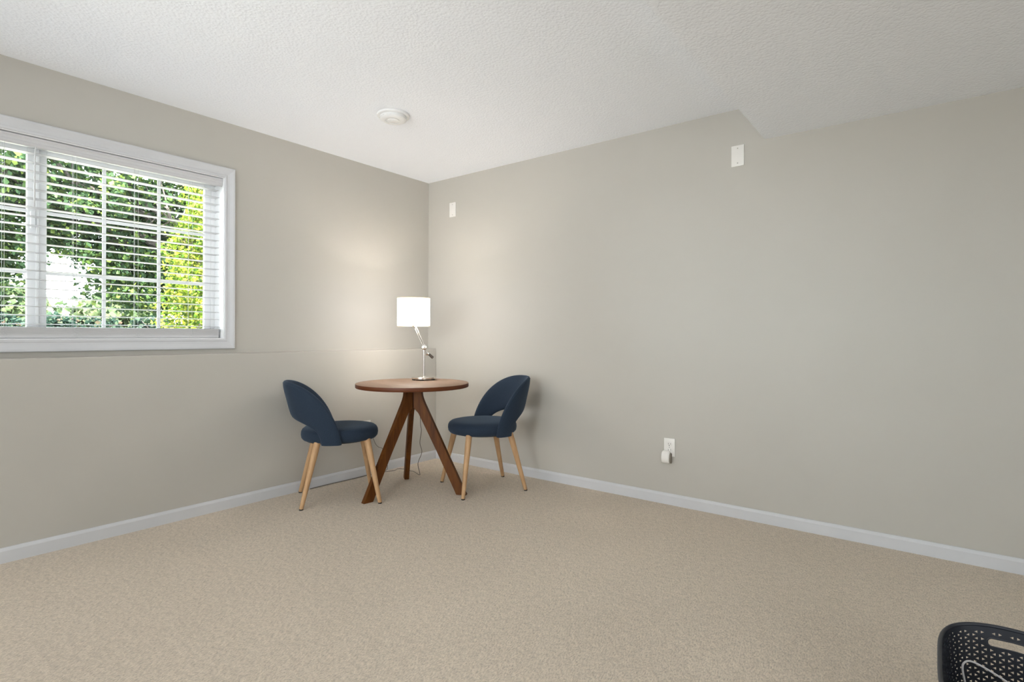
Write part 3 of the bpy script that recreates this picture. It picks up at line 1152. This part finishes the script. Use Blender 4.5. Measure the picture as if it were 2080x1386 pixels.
V2, E2, F2 = [], [], []
zs = 0.27


def add_loop(lp):
    b0 = len(V2)
    for p in lp:
        V2.append(Vector((p[0], p[1] * zs)))
    k_ = len(lp)
    for i in range(k_):
        E2.append((b0 + i, b0 + (i + 1) % k_))
    F2.append(list(range(b0, b0 + k_)))


add_loop(outer)
for hl in holes:
    if min(p[0] for p in hl) < 0.0005 or max(p[0] for p in hl) > PER - 0.0005:
        continue
    add_loop(hl)
rv, re_, rf, *_ = delaunay_2d_cdt(V2, E2, [], 0, 1e-7, False)
# drop triangles inside holes by centroid test
hole_arr = [np.array([(p[0], p[1] * zs) for p in hl]) for hl in holes]
hc = np.array([h_.mean(0) for h_ in hole_arr])
hr = np.array([np.max(np.hypot(*(h_ - h_.mean(0)).T)) for h_ in hole_arr])


def inside(pt, poly):
    x, y = pt
    c = False
    n_ = len(poly)
    j = n_ - 1
    for i in range(n_):
        if (poly[i][1] > y) != (poly[j][1] > y) and x < (poly[j][0] - poly[i][0]) * (y - poly[i][1]) / (poly[j][1] - poly[i][1]) + poly[i][0]:
            c = not c
        j = i
    return c


RV = np.array([[p.x, p.y] for p in rv])
keep = []
for f in rf:
    c = RV[list(f)].mean(0)
    near = np.where(np.hypot(*(hc - c).T) <= hr)[0]
    if any(inside(c, hole_arr[i]) for i in near):
        continue
    keep.append(tuple(f))
bm = bmesh.new()
TH = 0.0024
vo = [bm.verts.new(wall_pt(p[0], p[1] / zs, 0.0)) for p in RV]
vi = [bm.verts.new(wall_pt(p[0], p[1] / zs, -TH)) for p in RV]
ecount = {}
for f in keep:
    try:
        bm.faces.new([vo[i] for i in f])
        bm.faces.new([vi[i] for i in f[::-1]])
    except ValueError:
        pass
    for i in range(3):
        a, c = f[i], f[(i + 1) % 3]
        ecount.setdefault((min(a, c), max(a, c)), []).append((a, c))
for k_, l_ in ecount.items():
    if len(l_) == 1:
        a, c = l_[0]
        try:
            bm.faces.new((vo[c], vo[a], vi[a], vi[c]))
        except ValueError:
            pass
bmesh.ops.remove_doubles(bm, verts=bm.verts[:], dist=2e-5)
obj('perforated_wall', bm, M['basket'], bsk, smooth=True, angle=30)
bm = bmesh.new()
rp = [wall_pt(s, 1.0, 0.0005) for s in np.linspace(0, PER, 181)[:-1]]
rings = []
NP = 12
for i, p in enumerate(rp):
    s = PER * i / 180
    q = wall_pt(s, 1.0, 0.01) - wall_pt(s, 1.0, 0.0)
    q.z = 0
    q.normalize()
    ring = []
    for k in range(NP):
        a = 2 * PI * k / NP
        ring.append(bm.verts.new(p + q * (0.0052 * math.cos(a)) + Vector((0, 0, 0.0048 * math.sin(a) - 0.0035))))
    rings.append(ring)
for i in range(180):
    a, c = rings[i], rings[(i + 1) % 180]
    for k in range(NP):
        bm.faces.new((a[k], a[(k + 1) % NP], c[(k + 1) % NP], c[k]))
obj('rim', bm, M['basket'], bsk, smooth=True, angle=60)
# rounded frame round the handle slots
for sc in (s_far, s_near):
    ring = []
    for t in np.linspace(0, 2 * PI, 49):
        c_, s_ = math.cos(t), math.sin(t)
        x_ = (HW - HH) * (1 if c_ > 0 else -1) + HH * c_ if abs(c_) > 1e-6 else 0
        ring.append(wall_pt(sc + x_, HZ + HH / (BZ + .014) * s_, -TH / 2))
    bm = bmesh.new()
    tube(bm, ring, 0.0024, 8, cap=False)
    obj('handle_edge', bm, M['basket'], bsk, smooth=True)
bm = bmesh.new()
bot = [wall_pt(PER * i / 96, 0.0, -0.001) for i in range(96)]
b1 = [bm.verts.new((p.x, p.y, 0.0)) for p in bot]
b2 = [bm.verts.new((p.x, p.y, 0.009)) for p in bot]
for i in range(96):
    j = (i + 1) % 96
    bm.faces.new((b1[i], b1[j], b2[j], b2[i]))
bm.faces.new(b1[::-1])
bm.faces.new(b2)
obj('bottom', bm, M['basket'], bsk)

# white cord loop inside the basket
lc = tag(empty('white_cord_loop', (3.75, -1.62, 0.009)), 'loop of thin white cord lying inside the charcoal basket', 'cord')
LP = [(3.700, -1.66, 0.011), (3.690, -1.62, 0.03), (3.672, -1.585, 0.10), (3.655, -1.563, 0.17), (3.6465, -1.552, 0.215), (3.652, -1.545, 0.232), (3.668, -1.541, 0.236), (3.70, -1.542, 0.226), (3.74, -1.545, 0.208), (3.78, -1.55, 0.185), (3.82, -1.56, 0.15),
      (3.845, -1.58, 0.10), (3.85, -1.62, 0.05), (3.83, -1.67, 0.018), (3.79, -1.72, 0.0115), (3.73, -1.73, 0.0115), (3.69, -1.69, 0.0115)]
bm = bmesh.new()
tube(bm, spline([Vector(p) - Vector((3.75, -1.62, 0.009)) for p in LP], 8), 0.0024, 10)
obj('cord', bm, M['white_cord'], lc, smooth=True)

# ------------------------------------------------------------------ outside the window
GZ = 0.55
bm = bmesh.new()
box(bm, -60, -0.35, -40, 40, GZ - 0.2, GZ)
tag(obj('garden_ground', bm, M['grass']), 'garden ground outside the window', 'ground', kind='structure')


def leaves(name, centers, size, m_, parent, jitter=0.35, aspect=0.8):
    """one joined mesh of small folded leaves"""
    N = len(centers)
    base = np.array([(-0.5, 0, 0), (-0.12, 0.5 * aspect, 0.10), (0.5, 0, -0.05), (-0.12, -0.5 * aspect, 0.10)])
    sz = size * (1 + jitter * rng.uniform(-1, 1, N))
    # random orientations biased so that blades hang outwards
    q = rng.normal(size=(N, 4))
    q /= np.linalg.norm(q, axis=1)[:, None]
    w, x, y, z = q.T
    Rm = np.stack([np.stack([1 - 2 * (y * y + z * z), 2 * (x * y - z * w), 2 * (x * z + y * w)], -1),
                   np.stack([2 * (x * y + z * w), 1 - 2 * (x * x + z * z), 2 * (y * z - x * w)], -1),
                   np.stack([2 * (x * z - y * w), 2 * (y * z + x * w), 1 - 2 * (x * x + y * y)], -1)], 1)
    P = np.einsum('nij,kj->nki', Rm, base) * sz[:, None, None] + np.asarray(centers)[:, None, :]
    me = bpy.data.meshes.new(name)
    me.vertices.add(N * 4)
    me.vertices.foreach_set('co', P.reshape(-1).astype(np.float32))
    idx = np.arange(N)[:, None] * 4
    tri = np.concatenate([idx + np.array([[0, 1, 2]]), idx + np.array([[0, 2, 3]])], 1).reshape(-1)
    me.loops.add(len(tri))
    me.loops.foreach_set('vertex_index', tri.astype(np.int32))
    me.polygons.add(len(tri) // 3)
    me.polygons.foreach_set('loop_start', np.arange(0, len(tri), 3, dtype=np.int32))
    me.update(calc_edges=True)
    me.materials.append(m_)
    o = bpy.data.objects.new(name, me)
    COL.objects.link(o)
    o.parent = parent
    o['kind'] = 'stuff'
    return o


def limb(bm, p0, p1, r0, r1, wob=0.08, n=7):
    p0, p1 = Vector(p0), Vector(p1)
    pts = []
    L = (p1 - p0).length
    for i in range(n):
        t = i / (n - 1)
        j = Vector((random.uniform(-1, 1), random.uniform(-1, 1), random.uniform(-1, 1))) * wob * L * (0.15 if i in (0, n - 1) else 0.5) * (0 if i == 0 else 1)
        pts.append(p0.lerp(p1, t) + j)
    tube(bm, pts, [r0 + (r1 - r0) * i / (n - 1) for i in range(n)], 8)
    return pts


def clumps(cs, per, rad, flat=0.7):
    cs = np.asarray(cs)
    out = []
    for c in cs:
        d = rng.normal(size=(per, 3))
        d /= np.linalg.norm(d, axis=1)[:, None]
        r = rad * rng.uniform(0.55, 1.25) * rng.uniform(0, 1, per) ** 0.45
        out.append(c + d * r[:, None] * np.array([1, 1, flat]))
    return np.concatenate(out)


# the broad maple in front of the window
mp_ = Vector((-9.6, 1.9, GZ))
maple = tag(empty('maple_tree', mp_), 'broad green leafy tree filling most of the window view', 'tree')
bm = bmesh.new()
limb(bm, (0, 0, -0.05), (0.1, 0.05, 2.3), 0.20, 0.14, 0.03)
obj('trunk', bm, M['bark'], maple, smooth=True)
tips = []
for (bx, by, bz) in ((0.6, -3.2, 2.2), (0.9, -2.2, 3.4), (1.4, -1.0, 2.0), (0.5, -0.4, 4.6), (0.8, 1.6, 3.6), (0.6, 3.0, 2.6), (-1.0, -2.6, 4.0), (-1.0, 1.0, 5.0), (1.0, -4.2, 3.4), (0.4, -5.2, 2.7)):
    bm = bmesh.new()
    pts = limb(bm, (0.1, 0.05, 2.1), (bx, by, bz + 1.0), 0.085, 0.025, 0.10, 8)
    for i in range(2, 8):
        for _ in range(2):
            e = pts[i] + Vector((random.uniform(-.7, .7), random.uniform(-.8, .8), random.uniform(-.5, .7)))
            limb(bm, pts[i], e, 0.018, 0.006, 0.1, 4)
            tips.append(e)
    obj('branch', bm, M['bark'], maple, smooth=True)
cs = []
while len(cs) < 1850:
    low = len(cs) < 760
    p = np.array([rng.uniform(-1.7, 2.4), rng.uniform(-6.6, 4.6), rng.uniform(0.9, 7.0)]) if not low else np.array([rng.uniform(-0.75, 0.75), rng.uniform(-5.0, 3.4), rng.uniform(0.9, 3.6)])
    y, z = p[1], p[2]
    # lower skirt of the crown: high above the gap, hanging low elsewhere
    wy = y + mp_.y
    skirt = np.interp(wy, [-6, -3.0, -1.6, -1.2, -1.0, -0.64, -0.1, 0.15, 0.6, 1.5, 2.2, 6], [1.6, 1.1, 1.0, 1.1, 2.1, 2.05, 1.95, 1.3, 1.0, 0.9, 0.9, 1.8])
    if z < 2.7 and abs(p[0]) > 0.75:
        continue
    top = 6.6 - 0.10 * (y + 1) ** 2
    if z < skirt + rng.uniform(0, 0.22) or z > top:
        continue
    cs.append(p)
lf = leaves('foliage', clumps(cs, 62, 0.34), 0.094, M['leaf_green'], maple)

# golden conifer standing close to the right of the window
gp = Vector((-5.1, 0.72, GZ))
gold = tag(empty('golden_conifer', gp), 'sunlit yellow-green evergreen shrub outside at the right edge of the glass', 'shrub')
bm = bmesh.new()
limb(bm, (0, 0, -0.05), (0, 0, 3.7), 0.06, 0.015, 0.02)
obj('trunk', bm, M['bark'], gold, smooth=True)
pts = []
N = 24000
zz = rng.uniform(0.05, 3.9, N)
rr = np.interp(zz, [0, 0.5, 1.4, 2.1, 2.8, 3.5, 3.9], [0.80, 0.92, 0.92, 0.80, 0.62, 0.36, 0.10])
aa = rng.uniform(0, 2 * PI, N)
lob = 1 + 0.13 * np.sin(5 * aa + 6 * zz) + 0.08 * np.sin(9 * aa - 11 * zz)
rad = rr * lob * rng.uniform(0.55, 1.0, N) ** 0.5
leaves('foliage', np.stack([rad * np.cos(aa), rad * np.sin(aa), zz], 1), 0.060, M['leaf_yellow'], gold, aspect=0.7)

# distant sunlit trees and the dark hedge in front of them
k = 0
for (x, y, r, hgt, lab) in ((-34, 2.4, 2.5, 2.6, 'pale sunlit tree seen low through the left sash'), (-35, 8.0, 2.5, 2.4, 'pale sunlit tree low in the gap right of the middle window stile'),
                            (-34, 14.6, 2.5, 3.1, 'pale sunlit tree behind the lower right part of the big tree'), (-36, 21.0, 2.5, 3.6, 'pale sunlit tree at the right end of the far row'),
                            (-36, -4.0, 2.5, 3.6, 'pale sunlit tree farthest left in the far row')):
    t = tag(empty('distant_tree', (x, y, GZ)), lab, 'tree', 'distant trees')
    bm = bmesh.new()
    limb(bm, (0, 0, -.05), (0, 0, hgt * .6), 0.2, 0.12, 0.02)
    obj('trunk', bm, M['bark'], t, smooth=True)
    c = []
    for _ in range(95):
        a, zf = rng.uniform(0, 2 * PI), rng.uniform(0, 1)
        q = math.sqrt(max(0, 1 - (zf * 1.7 - .7) ** 2)) * r * rng.uniform(.5, 1)
        c.append((q * math.cos(a), q * math.sin(a), 0.2 + zf * hgt))
    leaves('foliage', clumps(c, 42, 0.75), 0.42, M['leaf_pale'], t)
for (x, y, lab) in ((-17.0, -3.1, 'dark green hedge shrub, leftmost and outside the left sash view'), (-18.9, -1.3, 'dark green hedge shrub at the left edge of the photo, set back'), (-17.0, 0.5, 'dark green hedge shrub seen low behind the middle window stile'),
                    (-18.9, 2.3, 'dark green hedge shrub in the first pane right of the middle stile, set back'), (-17.0, 4.1, 'dark green hedge shrub seen low in the middle pane of the right sash'), (-18.9, 5.9, 'dark green hedge shrub seen low beside the yellow-green shrub, set back'), (-17.0, 7.7, 'dark green hedge shrub, rightmost of the row, behind the yellow-green shrub')):
    t = tag(empty('hedge_shrub', (x, y, GZ)), lab, 'shrub', 'hedge beyond the lawn')
    bm = bmesh.new()
    for q in range(4):
        limb(bm, (random.uniform(-.2, .2), random.uniform(-.2, .2), -.03), (random.uniform(-.8, .8), random.uniform(-1, 1), 1.0), 0.03, 0.01, 0.05)
    obj('stem', bm, M['bark'], t)
    c = []
    for _ in range(80):
        a, zf = rng.uniform(0, 2 * PI), rng.uniform(0, 1)
        q = rng.uniform(.3, 1) ** .5
        c.append((1.1 * q * math.cos(a), 1.08 * q * math.sin(a), 0.12 + zf * (1.12 - .35 * q)))
    leaves('foliage', clumps(c, 60, 0.24), 0.13, M['leaf_dark'], t)
